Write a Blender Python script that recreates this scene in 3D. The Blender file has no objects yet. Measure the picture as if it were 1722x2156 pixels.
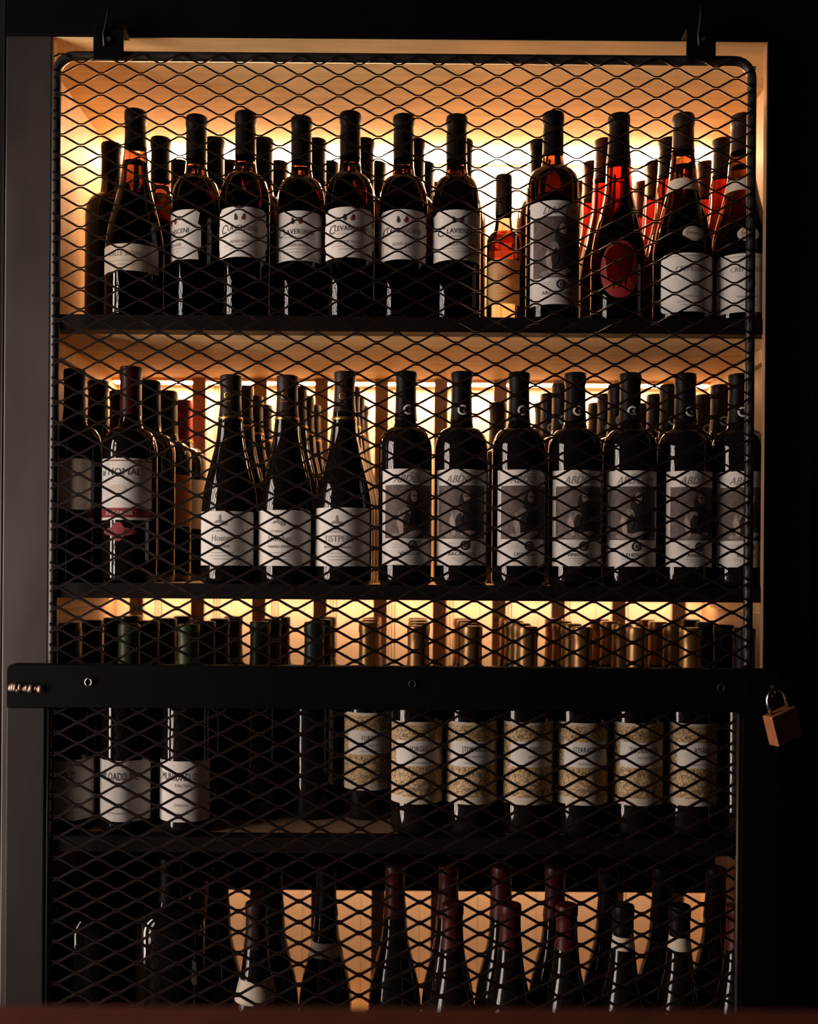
import bpy, bmesh, math, random
from mathutils import Matrix, Vector

random.seed(7)
scene = bpy.context.scene
COL = scene.collection

# ------------------------------------------------------------------ camera
ZC = 1.25            # eye height
D0 = 1.30            # eye to the shelf fronts (shelf fronts lie on y = 0)
FPX = 2008.0         # focal length in pixels of the 1722 x 2156 frame
ROLL = math.radians(0.42)
HX, HY = 861.0, 1200.0
cam_d = bpy.data.cameras.new('camera')
cam_d.sensor_fit = 'HORIZONTAL'
cam_d.sensor_width = 36.0
cam_d.lens = FPX / 1722.0 * 36.0
cam_d.shift_y = (HY - 1078.0) / 1722.0
cam_d.clip_start = 0.02
cam_d.dof.use_dof = True
cam_d.dof.focus_distance = 1.31
cam_d.dof.aperture_fstop = 3.4
cam = bpy.data.objects.new('camera', cam_d)
COL.objects.link(cam)
cam.matrix_world = (Matrix.Translation((0, -D0, ZC)) @ Matrix.Rotation(math.pi / 2, 4, 'X')
                    @ Matrix.Rotation(ROLL, 4, 'Z'))
scene.camera = cam

# ------------------------------------------------------------------ world, view
world = bpy.data.worlds.new('world')
scene.world = world
world.use_nodes = True
world.node_tree.nodes['Background'].inputs[0].default_value = (0.9, 0.6, 0.45, 1)
world.node_tree.nodes['Background'].inputs[1].default_value = 0.0030
vs = scene.view_settings
vs.view_transform = 'Standard'
vs.look = 'None'
vs.exposure = 0.0
vs.gamma = 1.0
vs.use_curve_mapping = False
scene.cycles.use_denoising = True
scene.cycles.max_bounces = 10
scene.cycles.diffuse_bounces = 5
scene.cycles.glossy_bounces = 4
scene.cycles.transmission_bounces = 8
scene.cycles.sample_clamp_indirect = 6.0

# daylight that comes in through window_1 in the left wall of the room
WIN_X, WIN_Y0, WIN_Y1, WIN_Z0, WIN_Z1 = -1.62, -1.20, -0.22, 0.15, 2.15
WINDOW_W = 104.0
ld = bpy.data.lights.new('window_daylight', 'AREA')
ld.shape = 'RECTANGLE'
ld.size = WIN_Z1 - WIN_Z0
ld.size_y = WIN_Y1 - WIN_Y0
ld.energy = WINDOW_W
ld.color = (1.0, 0.85, 0.76)
lo = bpy.data.objects.new('window_daylight', ld)
COL.objects.link(lo)
lo.location = (WIN_X - 0.10, (WIN_Y0 + WIN_Y1) / 2, (WIN_Z0 + WIN_Z1) / 2)
lo.rotation_euler = (0, -math.pi / 2, 0)

# strength of the four warm light strips, top compartment first
LED = (140.0, 100.0, 27.0, 66.0)
LED_COL = (1.0, 0.60, 0.33, 1)


# ------------------------------------------------------------------ helpers
def W(px, py, d):
    """image point at distance d from the eye -> world x, z (height)"""
    c, s = math.cos(ROLL), math.sin(ROLL)
    ax, ay = px - HX, py - HY
    ux, uy = c * ax + s * ay, -s * ax + c * ay
    return ux / FPX * d, ZC - uy / FPX * d


def tag(o, label=None, cat=None, group=None, kind=None):
    if label:
        o['label'] = label
    if cat:
        o['category'] = cat
    if group:
        o['group'] = group
    if kind:
        o['kind'] = kind
    return o


def empty(name, loc=(0, 0, 0), rz=0.0):
    o = bpy.data.objects.new(name, None)
    o.empty_display_size = 0.02
    o.location = loc
    o.rotation_euler = (0, 0, rz)
    COL.objects.link(o)
    return o


def link(name, me, parent=None, loc=None, rot=None):
    o = bpy.data.objects.new(name, me)
    COL.objects.link(o)
    if parent is not None:
        o.parent = parent
    if loc is not None:
        o.location = loc
    if rot is not None:
        o.rotation_euler = rot
    return o


class MB:
    """collects verts / faces, builds ONE mesh"""
    def __init__(self):
        self.v, self.f, self.m = [], [], []

    def add(self, verts, faces, mi=0):
        b = len(self.v)
        self.v += [tuple(p) for p in verts]
        self.f += [tuple(i + b for i in q) for q in faces]
        self.m += [mi] * len(faces)

    def box(self, x0, x1, y0, y1, z0, z1, mi=0):
        x0, x1 = min(x0, x1), max(x0, x1)
        y0, y1 = min(y0, y1), max(y0, y1)
        z0, z1 = min(z0, z1), max(z0, z1)
        self.add([(x0, y0, z0), (x1, y0, z0), (x1, y1, z0), (x0, y1, z0),
                  (x0, y0, z1), (x1, y0, z1), (x1, y1, z1), (x0, y1, z1)],
                 [(0, 3, 2, 1), (4, 5, 6, 7), (0, 1, 5, 4), (1, 2, 6, 5), (2, 3, 7, 6), (3, 0, 4, 7)], mi)

    def lathe(self, prof, n=28, mi=0, cap0=True, cap1=True):
        b = [(r * math.sin(2 * math.pi * k / n), -r * math.cos(2 * math.pi * k / n), z)
             for r, z in prof for k in range(n)]
        f = []
        for i in range(len(prof) - 1):
            for k in range(n):
                a, c = i * n + k, i * n + (k + 1) % n
                f.append((a, c, c + n, a + n))
        if cap0:
            f.append(tuple(reversed(range(n))))
        if cap1:
            f.append(tuple(range((len(prof) - 1) * n, len(prof) * n)))
        self.add(b, f, mi)

    def tube(self, pts, r, n=10, closed=False, mi=0):
        pts = [Vector(p) for p in pts]
        N = len(pts)
        rings = []
        up = None
        for i in range(N):
            if closed:
                t = (pts[(i + 1) % N] - pts[i - 1]).normalized()
            else:
                t = (pts[min(i + 1, N - 1)] - pts[max(i - 1, 0)]).normalized()
            if up is None:
                up = t.orthogonal().normalized()
            up = (up - t * up.dot(t)).normalized()
            w = t.cross(up)
            rings.append([pts[i] + (up * math.cos(2 * math.pi * k / n) + w * math.sin(2 * math.pi * k / n)) * r
                          for k in range(n)])
        v = [p for q in rings for p in q]
        f = []
        for i in range(N if closed else N - 1):
            j = (i + 1) % N
            for k in range(n):
                f.append((i * n + k, i * n + (k + 1) % n, j * n + (k + 1) % n, j * n + k))
        if not closed:
            f.append(tuple(reversed(range(n))))
            f.append(tuple(range((N - 1) * n, N * n)))
        self.add(v, f, mi)

    def mesh(self, name, mats, smooth=False, angle=None, bevel=None):
        me = bpy.data.meshes.new(name)
        me.from_pydata(self.v, [], self.f)
        for m in (mats if isinstance(mats, (list, tuple)) else [mats]):
            me.materials.append(m)
        me.polygons.foreach_set('material_index', self.m)
        bm = bmesh.new()
        bm.from_mesh(me)
        bmesh.ops.recalc_face_normals(bm, faces=bm.faces)
        if bevel:
            es = [e for e in bm.edges if len(e.link_faces) == 2 and e.calc_face_angle(0) > 0.6]
            bmesh.ops.bevel(bm, geom=es, offset=bevel, segments=2, affect='EDGES', profile=0.5)
        bm.to_mesh(me)
        bm.free()
        if smooth:
            me.polygons.foreach_set('use_smooth', [True] * len(me.polygons))
            if angle:
                me.set_sharp_from_angle(angle=angle)
        me.update()
        return me

    def build(self, name, mats, parent=None, smooth=False, angle=None, bevel=None, loc=None, rot=None):
        return link(name, self.mesh(name, mats, smooth, angle, bevel), parent, loc, rot)


# ------------------------------------------------------------------ materials
def new_mat(name):
    m = bpy.data.materials.new(name)
    m.use_nodes = True
    nt = m.node_tree
    return m, nt, nt.nodes['Principled BSDF']


def mat(name, col, rough=0.5, metal=0.0, noise=0.0, scale=20.0, bump=0.0, stretch=(1, 1, 1), col2=None, ior=1.45,
        transmission=0.0, coat=0.0, spec=0.5):
    m, nt, b = new_mat(name)
    b.inputs['Base Color'].default_value = (*col, 1)
    b.inputs['Roughness'].default_value = rough
    b.inputs['Metallic'].default_value = metal
    b.inputs['IOR'].default_value = ior
    b.inputs['Transmission Weight'].default_value = transmission
    b.inputs['Coat Weight'].default_value = coat
    b.inputs['Specular IOR Level'].default_value = spec
    if noise or col2 or bump:
        tc = nt.nodes.new('ShaderNodeTexCoord')
        mp = nt.nodes.new('ShaderNodeMapping')
        mp.inputs['Scale'].default_value = stretch
        nz = nt.nodes.new('ShaderNodeTexNoise')
        nz.inputs['Scale'].default_value = scale
        nz.inputs['Detail'].default_value = 6
        nt.links.new(tc.outputs['Object'], mp.inputs[0])
        nt.links.new(mp.outputs[0], nz.inputs['Vector'])
        if noise or col2:
            rp = nt.nodes.new('ShaderNodeValToRGB')
            c2 = col2 or tuple(c * (1 - noise) for c in col)
            rp.color_ramp.elements[0].position = 0.32
            rp.color_ramp.elements[1].position = 0.68
            rp.color_ramp.elements[0].color = (*c2, 1)
            rp.color_ramp.elements[1].color = (*col, 1)
            nt.links.new(nz.outputs['Fac'], rp.inputs[0])
            nt.links.new(rp.outputs[0], b.inputs['Base Color'])
        if bump:
            bp = nt.nodes.new('ShaderNodeBump')
            bp.inputs['Strength'].default_value = bump
            bp.inputs['Distance'].default_value = 0.002
            nt.links.new(nz.outputs['Fac'], bp.inputs['Height'])
            nt.links.new(bp.outputs[0], b.inputs['Normal'])
    return m


M = {}
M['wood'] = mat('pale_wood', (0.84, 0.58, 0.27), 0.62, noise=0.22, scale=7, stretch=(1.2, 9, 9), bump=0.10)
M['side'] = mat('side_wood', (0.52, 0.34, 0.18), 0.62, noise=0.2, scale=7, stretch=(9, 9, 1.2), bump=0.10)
M['shade_wood'] = mat('shaded_wood', (0.34, 0.19, 0.10), 0.65, noise=0.35, scale=9, stretch=(9, 9, 1), bump=0.1)  # darkened so its colour holds the shade on lining and lower shelves
M['board'] = mat('cream_board', (0.80, 0.655, 0.50), 0.60, noise=0.08, scale=6, stretch=(6, 6, 0.8))
M['slat'] = mat('brown_slat', (0.46, 0.32, 0.26), 0.65, noise=0.2, scale=12, stretch=(6, 6, 0.8))
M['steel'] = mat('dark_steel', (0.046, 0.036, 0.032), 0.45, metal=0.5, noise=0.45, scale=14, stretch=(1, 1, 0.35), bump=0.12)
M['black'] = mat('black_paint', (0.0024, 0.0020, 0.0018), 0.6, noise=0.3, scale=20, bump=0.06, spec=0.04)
M['mesh'] = mat('mesh_steel', (0.0100, 0.0046, 0.0034), 0.5, noise=0.4, scale=60, spec=0.11)
M['tube'] = mat('tube_steel', (0.030, 0.025, 0.022), 0.38, metal=0.3, noise=0.4, scale=70, bump=0.15)
M['edge'] = mat('shelf_edge', (0.008, 0.0048, 0.0038), 0.6, noise=0.4, scale=20, stretch=(0.4, 1, 1), spec=0.10)
M['wall'] = mat('dark_wall', (0.006, 0.0052, 0.0048), 0.8, noise=0.3, scale=8, bump=0.05, spec=0.1)
M['room'] = mat('room_paint', (0.10, 0.07, 0.055), 0.85, noise=0.15, scale=5)
M['floor'] = mat('room_floor', (0.06, 0.035, 0.022), 0.6, noise=0.35, scale=6, stretch=(1, 8, 1))
M['counter'] = mat('counter_leather', (0.085, 0.019, 0.010), 0.7, noise=0.35, scale=42, bump=0.35, spec=0.15)
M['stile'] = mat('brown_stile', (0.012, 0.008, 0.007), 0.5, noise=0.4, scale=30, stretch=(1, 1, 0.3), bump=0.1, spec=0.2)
M['winframe'] = mat('window_wood', (0.12, 0.09, 0.07), 0.6, noise=0.2, scale=10)
M['brass'] = mat('brass', (0.46, 0.17, 0.07), 0.45, metal=0.6, noise=0.25, scale=120)
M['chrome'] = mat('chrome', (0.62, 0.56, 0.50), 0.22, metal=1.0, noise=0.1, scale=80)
M['weld'] = mat('weld', (0.34, 0.23, 0.18), 0.36, metal=0.8, noise=0.4, scale=160, bump=0.4)

# glass filled with wine
M['dark_glass'] = mat('dark_wine_glass', (0.006, 0.0045, 0.0035), 0.035, ior=1.5, noise=0.2, scale=30)
def wine_glass(name, tint, absorb, density, ior):
    m, nt, b = new_mat(name)
    b.inputs['Base Color'].default_value = (*tint, 1)
    b.inputs['Roughness'].default_value = 0.03
    b.inputs['IOR'].default_value = ior
    b.inputs['Transmission Weight'].default_value = 1.0
    va = nt.nodes.new('ShaderNodeVolumeAbsorption')
    va.inputs['Color'].default_value = (*absorb, 1)
    va.inputs['Density'].default_value = density
    nt.links.new(va.outputs[0], nt.nodes['Material Output'].inputs['Volume'])
    return m


M['brown_glass'] = wine_glass('brown_wine_glass', (0.48, 0.28, 0.15), (0.47, 0.20, 0.08), 95, 1.42)
M['neck_glass'] = mat('amber_neck_glass', (0.13, 0.045, 0.018), 0.03, ior=1.15, transmission=1.0)
M['rose_glass'] = wine_glass('rose_wine_glass', (0.40, 0.11, 0.07), (0.68, 0.05, 0.05), 95, 1.38)
M['clear_glass'] = mat('clear_glass', (0.93, 0.80, 0.55), 0.02, ior=1.25, transmission=1.0)
M['amber_wine'] = mat('amber_wine', (0.42, 0.075, 0.030), 0.03, ior=1.35, transmission=1.0)

M['foil_black'] = mat('black_foil', (0.0065, 0.004, 0.0034), 0.45, noise=0.3, scale=60, spec=0.13)
M['foil_brown'] = mat('brown_foil', (0.030, 0.013, 0.009), 0.42, noise=0.3, scale=60, spec=0.25)
M['foil_red'] = mat('red_foil', (0.30, 0.020, 0.020), 0.36, metal=0.3, noise=0.3, scale=60)
M['foil_dark_red'] = mat('dark_red_foil', (0.060, 0.006, 0.006), 0.40, noise=0.3, scale=60, spec=0.3)
M['foil_gold'] = mat('gold_foil', (0.36, 0.19, 0.07), 0.34, metal=0.75, noise=0.2, scale=60)
M['foil_green'] = mat('green_foil', (0.050, 0.062, 0.025), 0.42, metal=0.3, noise=0.3, scale=60)
M['foil_teal'] = mat('teal_foil', (0.030, 0.048, 0.050), 0.40, metal=0.3, noise=0.3, scale=60)
M['gold'] = mat('gold_print', (0.55, 0.30, 0.08), 0.30, metal=0.8, noise=0.1, scale=80)

M['paper'] = mat('white_paper', (0.72, 0.67, 0.62), 0.75, noise=0.07, scale=240)
M['paper_warm'] = mat('cream_paper', (0.62, 0.52, 0.41), 0.75, noise=0.08, scale=240)
def translucent_paper(name, col):
    m = bpy.data.materials.new(name)
    m.use_nodes = True
    nt = m.node_tree
    b = nt.nodes['Principled BSDF']
    b.inputs['Base Color'].default_value = (*col, 1)
    b.inputs['Roughness'].default_value = 0.7
    nz = nt.nodes.new('ShaderNodeTexNoise')
    nz.inputs['Scale'].default_value = 220
    bp = nt.nodes.new('ShaderNodeBump')
    bp.inputs['Strength'].default_value = 0.1
    nt.links.new(nz.outputs['Fac'], bp.inputs['Height'])
    nt.links.new(bp.outputs[0], b.inputs['Normal'])
    t = nt.nodes.new('ShaderNodeBsdfTranslucent')
    t.inputs[0].default_value = (*col, 1)
    mx = nt.nodes.new('ShaderNodeMixShader')
    mx.inputs[0].default_value = 0.5
    nt.links.new(b.outputs[0], mx.inputs[1])
    nt.links.new(t.outputs[0], mx.inputs[2])
    nt.links.new(mx.outputs[0], nt.nodes['Material Output'].inputs[0])
    return m


M['paper_yellow'] = translucent_paper('yellow_paper', (0.85, 0.60, 0.26))
M['paper_orange'] = mat('orange_paper', (0.55, 0.24, 0.10), 0.7, noise=0.1, scale=200)
M['ink'] = mat('black_ink', (0.045, 0.035, 0.032), 0.7, noise=0.2, scale=300)
M['ink_grey'] = mat('grey_ink', (0.27, 0.235, 0.22), 0.7, noise=0.2, scale=300)
M['ink_red'] = mat('red_ink', (0.26, 0.022, 0.022), 0.7, noise=0.3, scale=300)
M['pic_dark'] = mat('picture_ground', (0.135, 0.095, 0.080), 0.7, noise=0.45, scale=150)
M['pic_black'] = mat('picture_coat', (0.030, 0.020, 0.018), 0.7, noise=0.4, scale=160)
M['pic_skin'] = mat('picture_skin', (0.46, 0.35, 0.29), 0.7, noise=0.3, scale=260)
M['pic_cloth'] = mat('picture_cloth', (0.30, 0.25, 0.22), 0.7, noise=0.6, scale=130, stretch=(3, 3, 1))
M['red_glow'] = mat('red_glow_patch', (0.30, 0.018, 0.012), 0.6, noise=0.25, scale=120)  # opaque colour painted for the red glow in the rose bottle


def ornate():
    m, nt, b = new_mat('ornate_label')
    tc = nt.nodes.new('ShaderNodeTexCoord')
    nz = nt.nodes.new('ShaderNodeTexNoise')
    nz.inputs['Scale'].default_value = 55
    vo = nt.nodes.new('ShaderNodeTexVoronoi')
    vo.feature = 'DISTANCE_TO_EDGE'
    vo.inputs['Scale'].default_value = 170
    mx = nt.nodes.new('ShaderNodeMixRGB')
    mx.inputs[0].default_value = 0.03
    nt.links.new(tc.outputs['Object'], mx.inputs[1])
    nt.links.new(nz.outputs['Color'], mx.inputs[2])
    nt.links.new(tc.outputs['Object'], nz.inputs['Vector'])
    nt.links.new(mx.outputs[0], vo.inputs['Vector'])
    rp = nt.nodes.new('ShaderNodeValToRGB')
    rp.color_ramp.elements[0].position = 0.02
    rp.color_ramp.elements[1].position = 0.14
    rp.color_ramp.elements[0].color = (0.20, 0.105, 0.035, 1)
    rp.color_ramp.elements[1].color = (0.60, 0.42, 0.22, 1)
    nt.links.new(vo.outputs['Distance'], rp.inputs[0])
    nt.links.new(rp.outputs[0], b.inputs['Base Color'])
    b.inputs['Roughness'].default_value = 0.65
    return m


M['ornate'] = ornate()


def emit(name, strength):
    m = bpy.data.materials.new(name)
    m.use_nodes = True
    nt = m.node_tree
    nt.nodes.clear()
    e = nt.nodes.new('ShaderNodeEmission')
    e.inputs[0].default_value = LED_COL
    e.inputs[1].default_value = strength
    o = nt.nodes.new('ShaderNodeOutputMaterial')
    nt.links.new(e.outputs[0], o.inputs[0])
    return m


def pane_mat():
    m = bpy.data.materials.new('window_pane')
    m.use_nodes = True
    nt = m.node_tree
    nt.nodes.clear()
    t = nt.nodes.new('ShaderNodeBsdfTransparent')
    g = nt.nodes.new('ShaderNodeBsdfGlossy')
    g.inputs['Roughness'].default_value = 0.02
    mx = nt.nodes.new('ShaderNodeMixShader')
    mx.inputs[0].default_value = 0.06
    o = nt.nodes.new('ShaderNodeOutputMaterial')
    nt.links.new(t.outputs[0], mx.inputs[1])
    nt.links.new(g.outputs[0], mx.inputs[2])
    nt.links.new(mx.outputs[0], o.inputs[0])
    return m


M['pane'] = pane_mat()

# ------------------------------------------------------------------ main measures
# heights are above the floor
XL, XR = -0.518, 0.521            # inner faces of the cabinet sides
JL, JR = -0.4855, 0.4790          # inner edges of the steel frame
ZTOP = ZC + 0.7165                # ceiling of the cabinet
Y_SLAT, Y_WALL = 0.325, 0.392
SH1, SH2, SH3, SH4 = ZC + 0.3445, ZC - 0.0207, ZC - 0.3660, ZC - 0.7620   # shelf tops
TH = 0.0195
ZBOT = SH4 - 0.03

# ------------------------------------------------------------------ room
m = MB()
m.box(-2.6, 2.6, -3.2, 0.9, -0.04, 0.0)
tag(m.build('floor', M['floor']), kind='structure')
m = MB()
WX = 2.6
m.box(-1.60, -0.5490, 0.004, 0.06, 0.0, 2.75)
m.box(0.5480, WX, 0.004, 0.06, 0.0, 2.75)
m.box(-0.5490, 0.5480, 0.004, 0.06, ZTOP + 0.125, 2.75)
m.box(-0.5490, 0.5480, 0.004, 0.06, 0.0, ZBOT - 0.06)
tag(m.build('wall_back', M['wall']), kind='structure')
m = MB()                                   # left wall with the window opening
m.box(-1.62, -1.60, -3.2, WIN_Y0, 0.0, 2.75)
m.box(-1.62, -1.60, WIN_Y1, 0.06, 0.0, 2.75)
m.box(-1.62, -1.60, WIN_Y0, WIN_Y1, 0.0, WIN_Z0)
m.box(-1.62, -1.60, WIN_Y0, WIN_Y1, WIN_Z1, 2.75)
tag(m.build('wall_left', M['room']), kind='structure')
w = tag(empty('window_1', (-1.61, (WIN_Y0 + WIN_Y1) / 2, WIN_Z0)), kind='structure')
hy, hz = (WIN_Y1 - WIN_Y0) / 2, WIN_Z1 - WIN_Z0
m = MB()
m.box(-0.02, 0.02, -hy, -hy + 0.04, 0, hz)
m.box(-0.02, 0.02, hy - 0.04, hy, 0, hz)
m.box(-0.02, 0.02, -hy, hy, 0, 0.04)
m.box(-0.02, 0.02, -hy, hy, hz - 0.04, hz)
m.build('window_frame', M['winframe'], w)
for yy in (-hy / 3, hy / 3):
    m = MB()
    m.box(-0.014, 0.014, yy - 0.012, yy + 0.012, 0.04, hz - 0.04)
    m.build('mullion', M['winframe'], w)
for a, b_ in ((-hy + 0.04, -hy / 3 - 0.012), (-hy / 3 + 0.012, hy / 3 - 0.012), (hy / 3 + 0.012, hy - 0.04)):
    m = MB()
    m.box(-0.003, 0.003, a, b_, 0.04, hz - 0.04)
    m.build('pane', M['pane'], w)

# ------------------------------------------------------------------ the cabinet
cab = tag(empty('wine_cabinet', (0, 0, 0)),
          'pale wooden wall cabinet with lit back and four shelves of wine', 'cabinet')
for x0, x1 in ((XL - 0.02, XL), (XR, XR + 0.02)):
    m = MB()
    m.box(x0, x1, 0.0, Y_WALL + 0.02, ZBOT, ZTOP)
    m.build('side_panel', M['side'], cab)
m = MB()
m.box(XL - 0.02, XR + 0.02, -0.010, Y_WALL + 0.02, ZTOP, ZTOP + 0.02)
m.build('top_panel', M['wood'], cab)
m = MB()
m.box(XL - 0.02, XR + 0.02, 0.0, Y_WALL + 0.02, ZBOT - 0.02, ZBOT)
m.build('bottom_panel', M['wood'], cab)
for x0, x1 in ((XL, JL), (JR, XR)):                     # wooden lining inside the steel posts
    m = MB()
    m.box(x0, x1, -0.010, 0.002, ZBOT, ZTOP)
    m.build('jamb_board', M['shade_wood'], cab, bevel=0.0015)
for z in (SH1, SH2, SH3, SH4):
    m = MB()
    m.box(XL, XR, 0.024, Y_SLAT - 0.001, z - TH, z)
    sh = m.build('shelf', M['wood'] if z > SH3 else M['shade_wood'], cab)  # lower two shelves: shade put into a darker wood
    m = MB()
    m.box(JL, JR, -0.002, 0.0022, z - TH - 0.001, z + 0.0002)
    m.box(XL, XR, 0.0022, 0.0235, z - TH - 0.001, z + 0.0002)
    m.build('edge_strip', M['edge'], sh)
for z in (SH1, SH2, SH3):                               # cleats that carry the shelves
    for s, x in ((1, XL), (-1, XR)):
        m = MB()
        m.box(x, x + s * 0.012, 0.03, Y_SLAT - 0.01, z - TH - 0.020, z - TH - 0.0005)
        m.build('cleat', M['wood'], cab)
# back boards with three beads each
bw = 0.1035
def board_mesh(x0, x1):
    prof = [(x0, 0.0)]
    for g in (0.0440, 0.0490, 0.0545):
        if x0 + g + 0.002 < x1:
            prof += [(x0 + g, 0.0), (x0 + g + 0.0004, 0.006), (x0 + g + 0.0018, 0.006), (x0 + g + 0.0022, 0.0)]
    prof += [(x1 - 0.0006, 0.0)]
    v, f = [], []
    for z in (ZBOT, ZTOP):
        v += [(x, Y_WALL + y, z) for x, y in prof]
        v += [(prof[-1][0], Y_WALL + 0.014, z), (prof[0][0], Y_WALL + 0.014, z)]
    n = len(prof) + 2
    for i in range(n):
        f.append((i, (i + 1) % n, n + (i + 1) % n, n + i))
    mm = MB()
    mm.add(v, f)
    return mm.mesh('back_board', M['board'])
xs = [XL]
x = -0.4945
while x < XR - 0.01:
    if x > XL + 0.01:
        xs.append(x)
    x += bw
xs.append(XR)
for a, b_ in zip(xs[:-1], xs[1:]):
    link('back_board', board_mesh(a, b_), cab)
m = MB()
m.box(XL, XR, Y_WALL + 0.016, Y_WALL + 0.02, ZBOT, ZTOP)
m.build('backing', M['board'], cab)
# dark vertical slats in front of the lit back, below the top compartment
for px in (286, 415, 544, 673, 800, 925, 1050, 1175, 1303, 1429):
    x, _ = W(px, 1330, D0 + Y_SLAT)
    m = MB()
    m.box(x - 0.0113, x + 0.0113, Y_SLAT + 0.0005, Y_SLAT + 0.0115, ZBOT, SH1 - TH)
    m.build('slat', M['slat'], cab)
# dark valance at the back of the bottom compartment
m = MB()
m.box(XL, XR, Y_SLAT - 0.012, Y_SLAT, ZC - 0.543, SH3 - TH - 0.0005)
m.build('valance', M['black'], cab)
# rear rail above the slats closes the cavity against the top compartment
m = MB()
m.box(XL, XR, Y_SLAT, Y_WALL - 0.001, SH1 - 0.012, SH1)
m.build('rear_rail', M['wood'], cab)

# ------------------------------------------------------------------ light strips
def strip(z, y0, y1, dz, k, label, face):
    t = tag(empty('light_strip', (0, 0, z)), label, 'light', 'warm light strips at the cabinet back')
    mm = MB()
    if face == 'front':          # bar under the ceiling, glowing on its front and underside
        mm.box(XL + 0.004, XR - 0.004, y0 + 0.004, y1, -dz + 0.003, -0.0005)
    else:                        # channel that spans the cavity, glowing strip below it
        mm.box(XL + 0.002, XR - 0.002, y0, y1, -0.010, -0.0005)
    mm.build('housing', M['wood'], t)
    mm = MB()
    a, b2 = XL + 0.006, XR - 0.006
    if face == 'front':
        mm.add([(a, y0 + 0.0035, -0.002), (b2, y0 + 0.0035, -0.002), (b2, y0 + 0.0035, -dz), (a, y0 + 0.0035, -dz),
                (b2, y1 + 0.0005, -dz), (a, y1 + 0.0005, -dz), (b2, y1 + 0.0005, -0.002), (a, y1 + 0.0005, -0.002)],
               [(0, 1, 2, 3), (3, 2, 4, 5), (5, 4, 6, 7)])
    else:
        c = y0 + 0.016
        mm.add([(a, c - 0.008, -0.011), (b2, c - 0.008, -0.011), (b2, c + 0.008, -0.011), (a, c + 0.008, -0.011)],
               [(0, 1, 2, 3)])
    mm.build('diffuser', emit('warm_led_%d' % k, LED[k]), t)
    return t

strip(ZTOP, 0.332, 0.358, 0.009, 0, 'glowing warm light strip under the cabinet ceiling behind the top bottles', 'front')
strip(SH1 - 0.0125, Y_SLAT + 0.0125, Y_WALL - 0.001, 0, 1, 'warm light strip hidden behind the slats under the top shelf', 'down')
strip(SH2 - TH + 0.012, Y_SLAT + 0.0125, Y_WALL - 0.001, 0, 2, 'warm light strip hidden behind the slats under the second shelf', 'down')
strip(SH3 - TH + 0.0, Y_SLAT + 0.0125, Y_WALL - 0.001, 0, 3, 'warm light strip hidden behind the dark valance of the bottom shelf', 'down')

# ------------------------------------------------------------------ steel frame round the opening
fr = tag(empty('steel_frame', (0, 0, 0)), 'dark steel frame of posts and lintel around the wine cabinet', 'frame')
FY0, FY1 = -0.014, 0.003
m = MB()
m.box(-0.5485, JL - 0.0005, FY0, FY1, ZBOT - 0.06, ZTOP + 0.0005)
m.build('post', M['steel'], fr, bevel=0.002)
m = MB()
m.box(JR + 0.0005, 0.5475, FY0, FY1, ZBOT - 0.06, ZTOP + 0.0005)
m.build('post', M['black'], fr, bevel=0.002)  # shade of the right side put into a blacker material than the left post
m = MB()
m.box(-0.5485, 0.5475, FY0, FY1, ZTOP + 0.001, ZTOP + 0.125)
m.build('lintel', M['black'], fr, bevel=0.002)
m = MB()
m.box(JL, JR, FY0, -0.001, ZBOT - 0.06, SH4 - TH - 0.002)
m.build('sill', M['black'], fr, bevel=0.002)
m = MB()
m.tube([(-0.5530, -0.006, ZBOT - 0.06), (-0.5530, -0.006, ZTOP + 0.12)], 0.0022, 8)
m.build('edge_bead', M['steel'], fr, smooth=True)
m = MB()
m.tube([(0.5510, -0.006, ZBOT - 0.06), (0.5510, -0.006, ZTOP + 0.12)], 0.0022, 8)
m.build('edge_bead', M['black'], fr, smooth=True)  # blacker than the left bead, shade painted in likewise


# ------------------------------------------------------------------ expanded metal
PW, PH = 0.0525, 0.0272
def expanded(x0, x1, z0, z1, nx, nz, y, tv=0.0026, dep=0.0020):
    """(nx, nz) is one bond; ribbons zigzag between rows of bonds and meet two by two"""
    us = (0.0, 0.08, 0.14, 0.20, 0.40, 0.60, 0.80, 0.86, 0.92)
    zs = (0.0, 0.0, 0.03, 0.10, 0.367, 0.633, 0.90, 0.97, 1.0)
    ws = (0.92, 0.92, 1.0, 1.14, 1.22, 1.22, 1.14, 1.0, 0.92)
    mm = MB()
    j0, j1 = math.floor((z0 - nz) / (PH / 2)), math.ceil((z1 - nz) / (PH / 2))
    i0, i1 = math.floor((x0 - nx) / (PW / 2)) - 1, math.ceil((x1 - nx) / (PW / 2)) + 1
    rnd = random.Random(3)
    for j in range(j0, j1):
        # ribbon between bond row j and bond row j + 1
        pts = []
        for i in range(i0, i1):
            lowfirst = (i + j) % 2 == 0
            for u, s, wt in zip(us, zs, ws):
                t = s if lowfirst else 1 - s
                x = nx + (i + u) * PW / 2
                z = nz + j * PH / 2 + tv / 2 + t * (PH / 2 - tv)
                if x0 <= x <= x1 and z0 <= z <= z1:
                    pts.append((x, z, wt * tv))
                else:
                    if len(pts) > 1:
                        ribbon(mm, pts, y, tv, dep)
                    pts = []
        if len(pts) > 1:
            ribbon(mm, pts, y, tv, dep)
    return mm


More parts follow.
